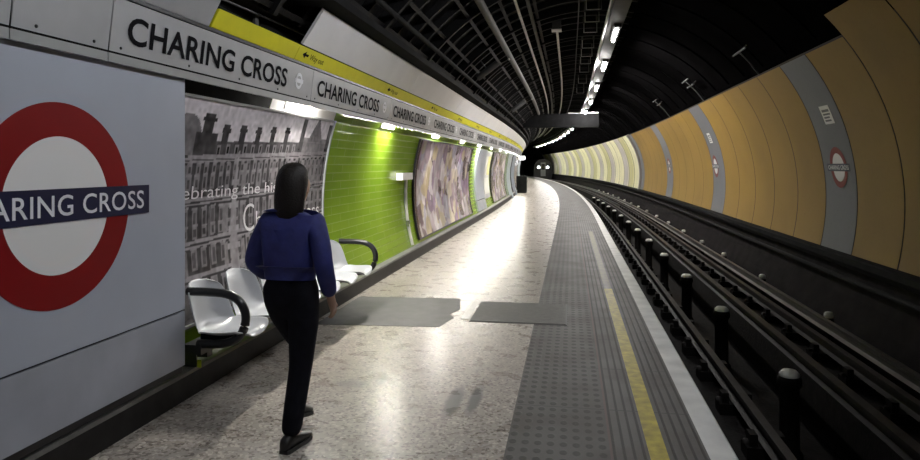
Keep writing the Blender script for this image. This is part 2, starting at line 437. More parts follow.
# end walls
def end_wall(name, s, hole=None):
    q = MB(); n = 48
    ring = [arc_pt(360 * i / n, 3.62) for i in range(n)]
    ring = [(a, max(z, -1.5)) for a, z in ring]
    if hole is None:
        q.add([W(a, s, z) for a, z in ring], [tuple(range(n))])
    else:
        inner = [(hole[0] + hole[2] * math.cos(2 * PI * i / n), hole[1] + hole[2] * math.sin(2 * PI * i / n)) for i in range(n)]
        q.add([W(a, s, z) for a, z in ring] + [W(a, s, z) for a, z in inner], [(i, (i + 1) % n, n + (i + 1) % n, n + i) for i in range(n)])
        q.add([W(a, s, z) for a, z in inner] + [W(a, s + 12, z) for a, z in inner], [(i, (i + 1) % n, n + (i + 1) % n, n + i) for i in range(n)])
        q.add([W(a, s + 12, z) for a, z in inner], [tuple(range(n))])
    struct(q.build(name, M['dark']))
end_wall('wall_back', S_A)
end_wall('wall_front', S_B, (2.24, 1.0, 1.95))

# frieze: lamp trough body, grey cladding above it at the near end
b = MB()
b.sweep([(-2.622, 2.30), (-2.645, 2.30), (-2.65, 2.362), (-2.76, 2.362), (-2.76, 2.645), (-2.60, 2.645)], S_A, S_B, closed=True, caps=True)
struct(b.build('trim_3', M['dark']))
b = MB(); b.sweep([(-2.60, 2.626), (-2.570, 2.626), (-2.570, 2.650), (-2.60, 2.650)], S_A, S_B, closed=True, caps=True)
struct(b.build('trim_4', M['black']))
b = MB()
for s0, s1 in ((-4.6, -1.6), (-1.59, 1.35), (1.36, 4.36)):
    b.sweep([(-2.578, 2.655), (-2.40, 3.0), (-2.43, 3.02), (-2.608, 2.655)], s0, s1, closed=True, caps=True)
struct(b.build('trim_5', M['frieze']))
b = MB()
st = 5.86; k = 0
while st < S_B - 4:
    en = st + 4.1
    b.sweep([(-2.50, 2.795), (-2.285, 3.115), (-2.305, 3.135), (-2.52, 2.81)], st, en - .012, closed=True, caps=True)
    st = en
struct(b.build('trim_6', M['white']))
# ledge and cables over the white cladding
b = MB(); b.sweep([(-2.29, 3.14), (-2.13, 3.16), (-2.13, 3.24), (-2.65, 3.24), (-2.65, 3.14)], S_A, S_B, closed=True, caps=True)
struct(b.build('trim_7', M['dark']))
# recess behind the missing cladding
b = MB(); b.sweep([(-2.68, 2.64), (-2.68, 3.24)], S_A, S_B)
struct(b.build('wall_upper', M['dark']))

# ================================================================== NAME FRIEZE PANELS
FZ = [(-2.620, 2.312), (-2.582, 2.622)]      # front face bottom, top
def fz_pt(u, v, off=.004):       # u along the platform, v up the face (0..1)
    return Vector((FZ[0][0] + (FZ[1][0] - FZ[0][0]) * v + off, u, FZ[0][1] + (FZ[1][1] - FZ[0][1]) * v))
PLEN = 2.97; PST = 3.37
def ring_geo(cu, cv, r0, r1, n=40, d0=0, d1=360):
    vs = []; fs = []
    for i in range(n + 1):
        t = math.radians(d0 + (d1 - d0) * i / n)
        vs.append((cu + r0 * math.cos(t), cv + r0 * math.sin(t))); vs.append((cu + r1 * math.cos(t), cv + r1 * math.sin(t)))
    for i in range(n): fs.append((2 * i, 2 * i + 1, 2 * i + 3, 2 * i + 2))
    return vs, fs
def frieze_face(root, length):
    q = MB()
    q.add([fz_pt(u, v, o) for u in (.006, length - .006) for v, o in ((0, 0), (1, 0), (1, -.03), (0, -.03))],
          [(0, 1, 2, 3), (7, 6, 5, 4), (0, 4, 5, 1), (1, 5, 6, 2), (2, 6, 7, 3), (3, 7, 4, 0)])
    q.build('face_plate', M['frieze'], root)
    q = MB()
    q.add([(-2.622, u, z) if i < 2 else (-2.64, u, z) for u in (.004, length - .004) for i, z in enumerate((2.248, 2.306, 2.306, 2.248))],
          [(0, 1, 2, 3), (7, 6, 5, 4), (0, 4, 5, 1), (1, 5, 6, 2), (2, 6, 7, 3), (3, 7, 4, 0)])
    q.build('bottom_lip', M['frieze_lip'], root)
def frieze_bolts(root, us):
    for u in us:
        q = MB(); c = fz_pt(u, .09, 0)
        q.lathe([(0, .006), (.008, .005), (.010, 0)], 10)
        q.v = [(c[0] + p[2], c[1] + p[0], c[2] + p[1]) for p in q.v]
        q.build('bolt', M['black'], root)
GRP = 'station name frieze panels'
proto = thing('station_name_sign', 'grey frieze panel lettered CHARING CROSS above the building poster and its bench', 'station sign', W(0, PST, 0), 0, GRP)
frieze_face(proto, PLEN); frieze_bolts(proto, (.1, .8, 1.5, 2.2, 2.86))
capv = .46
vf = fit_text('CHARING CROSS', 2.22, .162 / .312, .02, 1.02)
text_obj('lettering', vf, lambda u, v: fz_pt(u + .14, v + .22), M['letter'], proto)
rc_u = 2.63
q = MB(); vs, fs = ring_geo(0, 0, .048, .078); q.add([fz_pt(rc_u + u, .5 + v / .312) for u, v in vs], fs)
q.add([fz_pt(rc_u + u, .5 + v / .312, .005) for u, v in ((-.095, -.02), (.095, -.02), (.095, .02), (-.095, .02))], [(0, 1, 2, 3)])
q.build('small_roundel', M['white_letter'], proto, fix=False)
PLACES = {1: 'grey CHARING CROSS frieze panel above the green tiled wall, next past the building poster panel'}
N_FR = 30
for i in range(1, N_FR):
    s = PST + PLEN * i
    lab = PLACES.get(i, f'grey CHARING CROSS frieze panel, {ordw(i)} in line from the near end')
    dup(proto, W(0, s, 0), ang(s), lab)
b0 = thing('station_name_sign', 'narrow blank grey frieze panel between two seams, before the first lettered panel', 'station sign', W(0, 2.70, 0), 0, GRP)
frieze_face(b0, .67); frieze_bolts(b0, (.15, .55))
b1 = thing('station_name_sign', 'long blank grey frieze panel above the big roundel at the near end', 'station sign', W(0, -.27, 0), 0, GRP)
frieze_face(b1, 2.97); frieze_bolts(b1, (1.0, 2.0, 2.8))

# yellow way-out strip
def yl_pt(u, v, off=.003):
    return Vector((-2.574 + .068 * v + off, u, 2.655 + .130 * v))
YGRP = 'yellow way out strips above the name frieze'
YW = 1.5
def yellow_strip(length, txt):
    r = thing('way_out_strip', 'plain yellow strip above the first CHARING CROSS lettering', 'way out sign', (0, 0, 0), 0, YGRP)
    q = MB()
    q.add([yl_pt(u, v, o) for u in (.004, length - .004) for v, o in ((0, 0), (1, 0), (1, -.02), (0, -.02))],
          [(0, 1, 2, 3), (7, 6, 5, 4), (0, 4, 5, 1), (1, 5, 6, 2), (2, 6, 7, 3), (3, 7, 4, 0)])
    q.build('strip_face', M['yellow'], r)
    if txt:
        t = fit_text('Way out', .36, .055 / .142, .004)
        text_obj('lettering', t, lambda u, v: yl_pt(u + .30, v + .3), M['letter'], r)
        q = MB()
        q.add([yl_pt(u, v) for u, v in ((.12, .5), (.19, .75), (.19, .58), (.26, .58), (.26, .42), (.19, .42), (.19, .25))], [(0, 1, 2, 3, 4, 5, 6)])
        q.build('arrow', M['letter'], r, fix=False)
    return r
y0 = yellow_strip(1.45, False); y0.location = W(0, 4.38, 0)
y1 = yellow_strip(2.97, True); y1.location = W(0, 5.83, 0)
y1['label'] = 'yellow way out strip with arrow, just below the start of the white cladding'
for i in range(1, N_FR - 1):
    s = 5.83 + 2.97 * i
    dup(y1, W(0, s, 0), ang(s), f'yellow way out strip with arrow, {ordw(i)} in line from the near end')

# ================================================================== FRIEZE LAMPS
def frieze_lamp():
    r = thing('frieze_lamp', 'lit tube lamp under the frieze over the building poster', 'lamp', (0, 0, 0), 0, 'tube lamps under the name frieze')
    q = MB(); q.box(-2.712, -2.652, -.34, .34, 2.326, 2.36); q.build('housing', M['trunk'], r)
    q = MB(); q.add([(a_, y, z) for y in (-.36, .36) for a_, z in ((-2.745, 2.20), (-2.708, 2.305), (-2.716, 2.308), (-2.753, 2.203))], [(0, 1, 5, 4), (1, 2, 6, 5), (2, 3, 7, 6), (3, 0, 4, 7), (0, 3, 2, 1), (4, 5, 6, 7)]); q.build('glow_plate', M['white'], r)  # white plate added behind the tube for the bright glow on the wall
    q = MB(); q.tube([(-2.688, -.27, 2.305), (-2.688, .27, 2.305)], .020, 10); q.build('tube', M['tube_frieze'], r)
    return r
fl = frieze_lamp(); fl.location = W(0, 6.35, 0)
lamp_s = [9.65, 13.2, 16.6, 19.8, 23.0, 26.3, 29.7, 33.1, 36.5, 40, 43.5, 47, 50.5, 54, 58, 62, 66, 70, 74, 78, 82, 86]
for i, s in enumerate(lamp_s):
    lab = 'lit tube lamp under the frieze over the green tiles' if i == 0 else f'lit tube lamp under the frieze, {ordw(i + 1)} from the near end'
    dup(fl, W(0, s, 0), ang(s), lab)

# ================================================================== LIGHTING TRUNK AND ITS LAMPS
tk = thing('lighting_trunk', 'long grey lighting trunk with white lit edge hung under the ceiling', 'lighting trunk', (.75, -3, 4.05))
q = MB(); q.sweep([(.66, 4.12), (.92, 4.12), (.92, 4.28), (.66, 4.28)], -3, 90, closed=True, caps=True); q.build('trunking', M['trunk'], tk, tk.location)
q = MB(); q.sweep([(.575, 4.04), (.60, 4.035), (.675, 4.19), (.65, 4.195)], -3, 90, closed=True, caps=True); o = q.build('reflector', M['reflector'], tk, tk.location); o['label'] = 'white edge reflector'
for s in [-2 + 3.4 * i for i in range(27)]:
    q = MB(); a = .79; q.tube([W(a, s, 4.27), W(a, s, CZ + math.sqrt(3.6 ** 2 - (a - CX) ** 2) + .01)], .018, 6); q.build('hanger', M['trunk'], tk, tk.location)
def trunk_lamp(m_):
    r = thing('trunk_lamp', 'dimmer tube lamp on the lighting trunk, highest in view', 'lamp', (0, 0, 0), 0, 'tube lamps along the lighting trunk')
    q = MB(); q.box(.76, .86, -.62, .62, 4.055, 4.118); q.build('housing', M['trunk'], r)
    q = MB(); q.tube([(.81, -.52, 4.025), (.81, .52, 4.025)], .030, 10); q.build('tube', m_, r)
    q = MB(); q.box(.868, .880, -.64, .64, 4.05, 4.118); q.build('side_shade', M['dark'], r)
    return r
td = trunk_lamp(M['tube_dim']); td.location = W(0, 12.3, 0)
tl = trunk_lamp(M['tube_trunk']); tl.location = W(0, 16.2, 0); tl['label'] = 'brightest lit tube lamp on the lighting trunk, just below the dim one'
for i, s in enumerate([20.7, 25.3, 30.0, 34.7, 39.4, 44.0, 48.7, 53.4, 58, 62.7, 67.4, 72, 76.7, 81.4, 86]):
    dup(tl, W(0, s, 0), ang(s), f'lit tube lamp on the lighting trunk, {ordw(i + 2)} down from the dim one')
def fill():  # unseen lamps added to light the left wall, shaded from the right
    r = thing('fill_batten', 'added unseen washer batten over the floor hatch', 'lamp', (0, 0, 0), 0, 'wall washer battens added over the near platform')
    q = MB(); q.box(.22, .38, -.72, .72, 4.02, 4.08); q.build('housing', M['reflector'], r)
    q = MB(); q.tube([(.30, -.62, 3.985), (.30, .62, 3.985)], .030, 10); q.build('tube', M['tube_fill'], r)
    q = MB(); q.box(.38, .395, -.74, .74, 3.76, 4.08); q.build('side_shade', M['dark'], r)
    q = MB()
    for y in (-.45, .45): q.tube([(.3, y, 4.07), (.3, y, CZ + math.sqrt(3.61 ** 2 - (.3 - CX) ** 2))], .012, 6)
    q.build('hanger', M['trunk'], r)
    return r
ww = fill(); ww.location = W(0, 6.6, 0)
dup(ww, W(0, 3.1, 0), 0, 'added unseen washer batten over the near platform')
dup(ww, W(0, -.4, 0), 0, 'added unseen washer batten over the near end of the platform')

# ================================================================== THE BIG ROUNDEL PANEL
PX = -2.66
rp = thing('roundel_panel', 'large blue grey enamel panel carrying the red CHARING CROSS roundel', 'station sign', (PX, 3.0, .19))
PY0, PY1 = .6, 4.19
q = MB(); q.box(PX - .05, PX, PY0, PY1, .642, 2.262); q.build('upper_board', M['panel'], rp, rp.location)
q = MB(); q.box(PX - .05, PX, PY0, PY1, .250, .628); q.build('lower_board', M['panel_low'], rp, rp.location)
q = MB(); q.box(PX - .055, PX - .015, PY0 + .01, PY1 - .01, .20, 2.255); q.build('backing_frame', M['black'], rp, rp.location)
q = MB(); q.box(PX - .13, PX - .05, PY1 - .06, PY1 - .02, .5, 1.9); q.box(PX - .13, PX - .05, PY0 + .1, PY0 + .14, .5, 1.9); q.build('mounting_bracket', M['dark'], rp, rp.location)
RCY, RCZ, RO, RI = 3.05, 1.436, .545, .365
def disc(r, n=72, off=0.):
    vs = [(PX + off, RCY + r * math.cos(2 * PI * i / n), RCZ + r * math.sin(2 * PI * i / n)) for i in range(n)]
    return vs
def slab_ring(r0, r1, x0, x1, n=96):
    q = MB(); vs = []
    for i in range(n):
        t = 2 * PI * i / n
        for r, x in ((r0, x0), (r0, x1), (r1, x1), (r1, x0)): vs.append((x, RCY + r * math.cos(t), RCZ + r * math.sin(t)))
    fs = [(i * 4 + k, i * 4 + (k + 1) % 4, ((i + 1) % n) * 4 + (k + 1) % 4, ((i + 1) % n) * 4 + k) for i in range(n) for k in range(4)]
    q.add(vs, fs); return q
slab_ring(RI, RO, PX, PX + .004).build('roundel_ring', M['red'], rp, rp.location)
slab_ring(.001, RI, PX, PX + .003).build('roundel_disc', M['rwhite'], rp, rp.location)
q = MB(); q.box(PX, PX + .008, RCY - .735, RCY + .735, RCZ - .088, RCZ + .088); bar = q.build('name_bar', M['blue'], rp, rp.location)
vf = fit_text('CHARING CROSS', 1.36, .108, .008, 1.05)
for w in words(vf, 2):
    q = MB(); q.add([(PX + .0105, RCY - .68 + u, RCZ - .054 + v) for u, v in w[0]], w[1]); lt = q.build('lettering', M['white_letter'], None, None, fix=False)
    lt.parent = bar; lt.data.transform(Matrix.Translation(-Vector(rp.location)))
q = MB(); q.box(PX - .005, PX + .004, PY1, PY1 + .03, 1.70, 1.72); q.build('edge_clip', M['black'], rp, rp.location)

# ================================================================== POSTERS
def poster_mesh(s0, s1, z0, z1, ns, nz, paint, off=.03):
    vs = []; uvs = []; cols = np.zeros(((ns + 1) * (nz + 1), 4), dtype=np.float32)
    S_ = np.linspace(s0, s1, ns + 1); Z_ = np.linspace(z0, z1, nz + 1)
    SS, ZZ = np.meshgrid(S_, Z_, indexing='ij')
    rgb = paint(SS, ZZ)
    cols[:, :3] = np.clip(rgb.reshape(-1, 3), 0, 1); cols[:, 3] = 1
    for i in range(ns + 1):
        for j in range(nz + 1):
            vs.append(W(left_a(Z_[j], RT - off), S_[i], Z_[j]))
    fs = [(i * (nz + 1) + j, i * (nz + 1) + j + 1, (i + 1) * (nz + 1) + j + 1, (i + 1) * (nz + 1) + j) for i in range(ns) for j in range(nz)]
    return vs, fs, cols
def poster_obj(root, s0, s1, z0, z1, ns, nz, paint, frame_mat):
    vs, fs, cols = poster_mesh(s0, s1, z0, z1, ns, nz, paint)
    q = MB(); q.add(vs, fs, smooth=True); o = q.build('print_sheet', M['poster'], root, root.location, fix=False)
    ca = o.data.color_attributes.new('print', 'FLOAT_COLOR', 'POINT'); ca.data.foreach_set('color', cols.ravel())
    # frame strips round the sheet
    def strip(sa, sb, za, zb, name):
        n = max(1, int(abs(zb - za) / .12)); zz = [za + (zb - za) * i / n for i in range(n + 1)]
        p = [(left_a(z, RT - .045), z) for z in zz] + [(left_a(z, RT - .005), z) for z in zz[::-1]]
        q = MB(); q.sweep(p, sa, sb, closed=True, caps=True); q.build('frame', frame_mat, root, root.location)
    strip(s0 - .025, s0, z0 - .02, z1 + .02, 'l'); strip(s1, s1 + .025, z0 - .02, z1 + .02, 'r')
    strip(s0, s1, z1, z1 + .02, 't'); strip(s0, s1, z0 - .02, z0, 'b')
    return o

def vnoise(S_, Z_, f, seed):
    r = np.random.default_rng(seed); n = 64; t = r.random((n, n))
    x = S_ * f; y = Z_ * f; xi = np.floor(x).astype(int); yi = np.floor(y).astype(int); fx = x - xi; fy = y - yi
    fx = fx * fx * (3 - 2 * fx); fy = fy * fy * (3 - 2 * fy)
    g = lambda a, c: t[a % n, c % n]
    return (g(xi, yi) * (1 - fx) + g(xi + 1, yi) * fx) * (1 - fy) + (g(xi, yi + 1) * (1 - fx) + g(xi + 1, yi + 1) * fx) * fy

def paint_building(S_, Z_):
    v = .58 + .2 * vnoise(S_, Z_, 2.2, 1) + .07 * vnoise(S_, Z_, 9, 2)                     # cloudy print sky
    def put(mask, val): v[mask] = (val if np.isscalar(val) else val[mask])
    n1 = vnoise(S_, Z_, 22, 3); n2 = vnoise(S_, Z_, 50, 4)
    stone = .16 + .10 * n1 + .05 * n2
    dark = .035 + .05 * n1
    slope = .03 * (S_ - 5.5)                                                                # rooflines rise gently to the right
    zz = Z_ - slope
    # wall body and roof
    put(zz < 1.86, dark + .05)
    put(zz < 1.74, stone)
    # dome on the left pavilion
    put(((S_ - 4.46) / .22) ** 2 + ((Z_ - 1.80) / .24) ** 2 < 1, .15 + .09 * n1)
    put((np.abs(S_ - 4.46) < .24) & (Z_ < 1.80), stone * .9)
    # chimneys
    for s, w, h in ((4.74, .075, 2.06), (5.02, .05, 1.985), (5.30, .05, 2.0), (5.58, .045, 2.0), (5.87, .045, 2.02), (6.18, .045, 2.03), (4.05, .07, 2.04), (3.8, .05, 1.97)):
        put((np.abs(S_ - s) < w) & (Z_ < h), dark); put((np.abs(S_ - s) < w * 1.35) & (np.abs(Z_ - h + .05) < .018), dark * .8)
        put((np.abs(S_ - s) < w * 2.1) & (Z_ < h - .16), dark * 1.2)
    # right gable pavilion with pinnacles
    put((S_ > 6.52) & (Z_ < 1.95), stone * 1.1)
    put((np.abs(S_ - 6.56) < .05) & (Z_ < 2.14), dark * 1.4); put((np.abs(S_ - 7.3) < .05) & (Z_ < 2.12), dark * 1.5)
    put((np.abs(S_ - 6.93) < (2.18 - Z_) * .75) & (Z_ > 1.9), stone * .8)
    # dormers along the roof
    for s in np.arange(4.95, 6.5, .145):
        put((np.abs(S_ - s) < .032) & (np.abs(zz - 1.79) < .045), .24 + .06 * n1); put((np.abs(S_ - s) < .014) & (np.abs(zz - 1.785) < .03), .03)
    # cornices and string courses
    for z, h in ((1.735, .018), (1.70, .008), (1.40, .014), (1.365, .007), (1.07, .014), (1.03, .008), (.80, .018)):
        put(np.abs(zz - z) < h, .30 + .06 * n1); put(np.abs(zz - z + h + .012) < .010, .06)
    # window rows
    for z, hh, ww, step in ((1.635, .035, .022, .115), (1.53, .05, .024, .115), (1.25, .07, .026, .13), (1.14, .04, .026, .13), (.93, .075, .03, .145), (.66, .09, .035, .16)):
        for s in np.arange(3.66, 7.44, step):
            jt = rng.uniform(-.006, .006); hj = hh * rng.uniform(.75, 1.0); lv = rng.uniform(.04, .10)
            put((np.abs(S_ - s - jt) < ww + .010) & (np.abs(zz - z) < hj + .012), .20 + .08 * n1)
            put((np.abs(S_ - s - jt) < ww * .75) & (np.abs(zz - z) < hj * .85), lv + .06 * n2)
            put((np.abs(S_ - s - jt) < ww * 1.5) & (np.abs(zz - z - hj - .02) < .008), .26 + .06 * n1)
    # slim memorial spire standing before the hotel
    sp = np.abs(S_ - 5.30) < np.clip((1.78 - Z_) * .06 + .012, 0, .10)
    put(sp & (Z_ < 1.78), .25 + .12 * n1)
    for z in (1.5, 1.3, 1.1, .95):
        put((np.abs(S_ - 5.30) < (1.78 - z) * .09 + .03) & (np.abs(Z_ - z) < .025), .30 + .1 * n1)
    v = v * (.8 + .4 * vnoise(S_, Z_, 30, 8))
    # crowd of shop fronts below
    put(zz < .52, .07 + .2 * n1)
    # darker right part of the print
    v *= np.where(Z_ < 1.9, 1 - .25 * np.clip((S_ - 5.8) / 1.2, 0, 1), 1)
    return np.stack([v * 1.04, v * .97, v * 1.03], -1)

p1 = thing('poster', 'large monochrome poster of a grand turreted building behind the bench', 'poster', (-2.87, 5.5, .45), 0)
poster_obj(p1, 3.55, 7.36, .45, 2.15, 340, 170, paint_building, M['frieze_lip'])
def wall_txt(name, body, s0, z0, width, cap, parent, m, bold=0., off=.036):
    vf = fit_text(body, width, cap, bold)
    return text_obj(name, vf, lambda u, v: W(left_a(z0 + v, RT - off), s0 + u, z0 + v), m, parent, parent.location, body.count(' ') + 1)
wall_txt('lettering', 'Celebrating the history', 4.13, 1.385, 2.45, .10, p1, M['faint_white'], -.004)
wall_txt('lettering', 'C', 5.46, 1.045, .20, .25, p1, M['faint_white'], -.01)
wall_txt('lettering', 'haring Cross', 5.70, 1.06, 1.55, .16, p1, M['faint_white'], -.006)

def paint_collage(seed, tint):
    def f(S_, Z_):
        r = np.random.default_rng(seed)
        base = np.zeros(S_.shape + (3,)); base[:] = tint
        pal = np.array([(.40, .30, .36), (.66, .58, .63), (.15, .10, .12), (.50, .40, .26), (.66, .60, .64), (.32, .22, .34), (.60, .52, .42), (.16, .13, .15), (.42, .40, .50)])
        s0, s1, z0, z1 = S_.min(), S_.max(), Z_.min(), Z_.max()
        for _ in range(260):
            cs, cz = r.uniform(s0, s1), r.uniform(z0, z1); w, h = r.uniform(.1, .55), r.uniform(.08, .4); c = pal[r.integers(len(pal))] * r.uniform(.7, 1.2)
            t = r.uniform(-.6, .6); ds, dz = S_ - cs, Z_ - cz
            u_ = ds * math.cos(t) + dz * math.sin(t); w_ = -ds * math.sin(t) + dz * math.cos(t)
            w, h = w * .6, h * .75
            m = (np.abs(u_) < w) & (np.abs(w_) < h) if r.random() < .5 else (u_ / w) ** 2 + (w_ / h) ** 2 < 1
            base[m] = base[m] * .2 + c * .8
        base *= (.75 + .5 * vnoise(S_, Z_, 7, seed + 1))[..., None]
        # dark left border of the print
        base[S_ < s0 + .22] = np.array((.10, .055, .06)) * (.6 + .8 * vnoise(S_, Z_, 16, seed + 2))[S_ < s0 + .22][:, None]
        return base
    return f
p2 = thing('poster', 'mauve and gold collage mural between green tiled piers, beyond the bare green wall', 'mural', (-2.87, 15.2, .25), 0)
poster_obj(p2, 11.95, 18.7, .27, 2.12, 300, 90, paint_collage(5, (.48, .40, .45)), M['skirt'])
p3 = thing('poster', 'pale mauve collage mural past the grey panel, far down the platform wall', 'mural', W(-2.87, 27.2, .25), 0)
poster_obj(p3, 24.2, 30.4, .27, 2.12, 160, 60, paint_collage(9, (.55, .48, .55)), M['skirt'])
p4 = thing('poster', 'small far mural past the dark passage opening', 'mural', W(-2.87, 43, .25), 0)
poster_obj(p4, 39.5, 47.0, .3, 2.12, 90, 40, paint_collage(15, (.5, .5, .52)), M['skirt'])

def curved_panel(name, label, cat, s0, s1, z0, z1, off, mats, parent=None):
    n = 8; zz = [z0 + (z1 - z0) * i / n for i in range(n + 1)]
    p = [(left_a(z, RT - off), z) for z in zz] + [(left_a(z, RT - .002), z) for z in zz[::-1]]
    r = parent or thing(name, label, cat, W(left_a(z0, RT - off), (s0 + s1) / 2, z0))
    q = MB(); q.sweep(p, s0, s1, closed=True, caps=True); q.build('board' if parent is None else name, mats, r, r.location)
    return r
gp = curved_panel('enamel_panel', 'plain blue grey enamel panel past the first collage mural', 'wall panel', 19.9, 21.9, .55, 2.15, .05, M['panel'])
curved_panel('lower_board', '', '', 19.9, 21.9, .22, .52, .05, M['panel_low'], gp)
nbd = curved_panel('notice_board', 'pale notice board beside the plain grey panel far along the wall', 'notice board', 22.0, 23.6, .5, 2.12, .04, M['board'])
for k, (s0, s1, z0, z1, m_) in enumerate(((22.15, 22.7, 1.3, 1.95, 'paper'), (22.8, 23.45, 1.3, 1.95, 'cream2'), (22.15, 23.45, .65, 1.2, 'paper'))):
    curved_panel('sheet', '', '', s0, s1, z0, z1, .045 + .002, M[m_], nbd)
# near-black sheet painted in for the dark passage opening far along
def passage(name, s0, s1):
    q = MB(); zz = [.0, .5, 1.0, 1.5, 2.0, 2.2]
    p = [(left_a(z, RT - .02), z) for z in zz] + [(left_a(z, RT - .002), z) for z in zz[::-1]]
    q.sweep(p, s0, s1, closed=True, caps=True, mi=0)
    for a0, a1 in ((s0 - .25, s0), (s1, s1 + .25)):
        p2_ = [(left_a(z, RT - .16), z) for z in zz] + [(left_a(z, RT - .002), z) for z in zz[::-1]]
        q.sweep(p2_, a0, a1, closed=True, caps=True, mi=1)
    struct(q.build(name, [M['void'], M['panel']]))
passage('door_1', 32.5, 36.0); passage('door_2', 50, 54)
sgn = thing('projecting_sign', 'small lit white sign box projecting from the wall by the passage', 'sign', W(-2.35, 37.5, 1.95))
q = MB(); q.box(-.16, .16, -.06, .06, 0, .2); q.build('sign_box', M['signlit'], sgn)
q = MB(); q.box(-.19, -.16, -.07, .07, -.03, .235); q.box(-.19, .17, -.07, .07, .2, .235); q.build('bracket', M['dark'], sgn)
cab = thing('service_cabinet', 'dark service cabinet standing against the far wall', 'cabinet', W(-2.42, 39.0, 0), ang(39))
q = MB(); q.box(-.3, .3, -.5, .5, 0.02, 1.0); q.build('body', M['dark'], cab)
q = MB(); q.box(.3, .32, -.46, -.01, .1, .95); d = q.build('door', M['conduit'], cab); q = MB(); q.box(.32, .34, -.08, -.05, .6, .75); q.build('handle', M['steel'], d)
q = MB(); q.box(.3, .32, .01, .46, .1, .95); d = q.build('door', M['conduit'], cab); q = MB(); q.box(.32, .34, .05, .08, .6, .75); q.build('handle', M['steel'], d)
q = MB(); q.box(-.28, .28, -.48, .48, 0, .02); q.build('plinth', M['black'], cab)

# white lamp box and its conduit on the green wall
wb = thing('wall_lamp_box', 'small white lamp box with conduit on the green tiled wall', 'wall lamp', (-2.87, 11.2, .2))
q = MB(); x = left_a(1.46); q.box(x, x + .11, 10.78, 11.52, 1.39, 1.51); q.build('box', M['white'], wb, wb.location)
q = MB(); q.tube([(left_a(z) + .03, 11.36, z) for z in (1.40, 1.2, 1.0, .8, .6, .4, .22)], .028, 8); q.build('conduit', M['conduit_white'], wb, wb.location)
q = MB(); q.box(left_a(.62) - .01, left_a(.62) + .06, 11.32, 11.40, .55, .66); q.build('saddle_clip', M['steel'], wb, wb.location)

# ================================================================== BENCH
def seat_shell(name, parent, loc):
    prof = [(-.05, .365, .13), (-.035, .355, .195), (-.01, .31, .232), (.02, .23, .247), (.05, .13, .252), (.085, .055, .255), (.14, .012, .257), (.22, .0, .258), (.31, .004, .256), (.40, .012, .245), (.445, .004, .21), (.47, -.02, .15)]
    nu = 12; vs = []; fs = []
    for (x, z, w) in prof:
        for i in range(nu + 1):
            t = -1 + 2 * i / nu
            e = abs(t) ** 3
            if z > .03 and x < .1: vs.append((x + .07 * e, t * w, z - .03 * abs(t) ** 4))
            else: vs.append((x, t * w, z + .045 * e))
    for i in range(len(prof) - 1):
        for j in range(nu): fs.append((i * (nu + 1) + j, i * (nu + 1) + j + 1, (i + 1) * (nu + 1) + j + 1, (i + 1) * (nu + 1) + j))
    q = MB(); q.add(vs, fs, smooth=True); o = q.build(name, M['seat'], parent)
    o.location = loc
    m1 = o.modifiers.new('thick', 'SOLIDIFY'); m1.thickness = .014; m1.offset = 0
    m2 = o.modifiers.new('soft', 'SUBSURF'); m2.levels = 1; m2.render_levels = 2
    return o
def arm(root, y):
    pts = [(.10, y, .745), (.30, y, .745), (.42, y, .735), (.505, y, .69), (.545, y, .61), (.545, y, .53), (.515, y, .455), (.45, y, .40), (.34, y, .375), (.18, y, .372)]
    q = MB(); pv = [Vector(p) for p in pts]
    for _ in range(2):
        nv = [pv[0]]
        for a_, b_ in zip(pv[:-1], pv[1:]): nv += [a_.lerp(b_, .25), a_.lerp(b_, .75)]
        nv.append(pv[-1]); pv = nv
    q.tube(pv, .031, 12); q.build('armrest', M['seat_metal'], root)
def make_bench(label, seats, y0, y1):
    r = thing('platform_bench', label, 'bench', (0, 0, 0), 0)
    q = MB(); q.box(.08, .22, y0, y1, .30, .37); q.build('beam', M['seat_metal'], r)
    q = MB()
    for y in (y0 + .25, (y0 + y1) / 2, y1 - .25): q.box(.0, .14, y - .035, y + .035, .22, .33)
    q.build('wall_bracket', M['seat_metal'], r)
    for y in seats:
        st_ = seat_shell('seat', r, (.09, y, .43))
        q = MB(); q.box(.03, .30, -.04, .04, -.07, -.008); q.build('seat_support', M['seat_metal'], st_)
    arm(r, y0 + .03); arm(r, y1 - .03)
    return r
SEATS = [.20 + .525 * i for i in range(6)]
bn = make_bench('white shell seat bench with black hoop arms in front of the building poster', SEATS, 0, 3.18)
bn.location = (-2.80, 4.26, 0)
q = MB(); q.box(.10, .16, .10, .105, .18, .235); q.build('tag', M['green_tag'], bn)['label'] = 'small lime green tag'
q = MB(); q.box(.02, .13, .085, .10, .17, .31); q.build('tag_plate', M['seat_metal'], bn)
bn2 = dup(bn, W(-2.80, 28.5, 0), ang(30), 'far white shell bench with black arms past the pale mural')
bn2.location = W(-2.80, 47.5, 0); bn2.rotation_euler = (0, 0, ang(47.5))

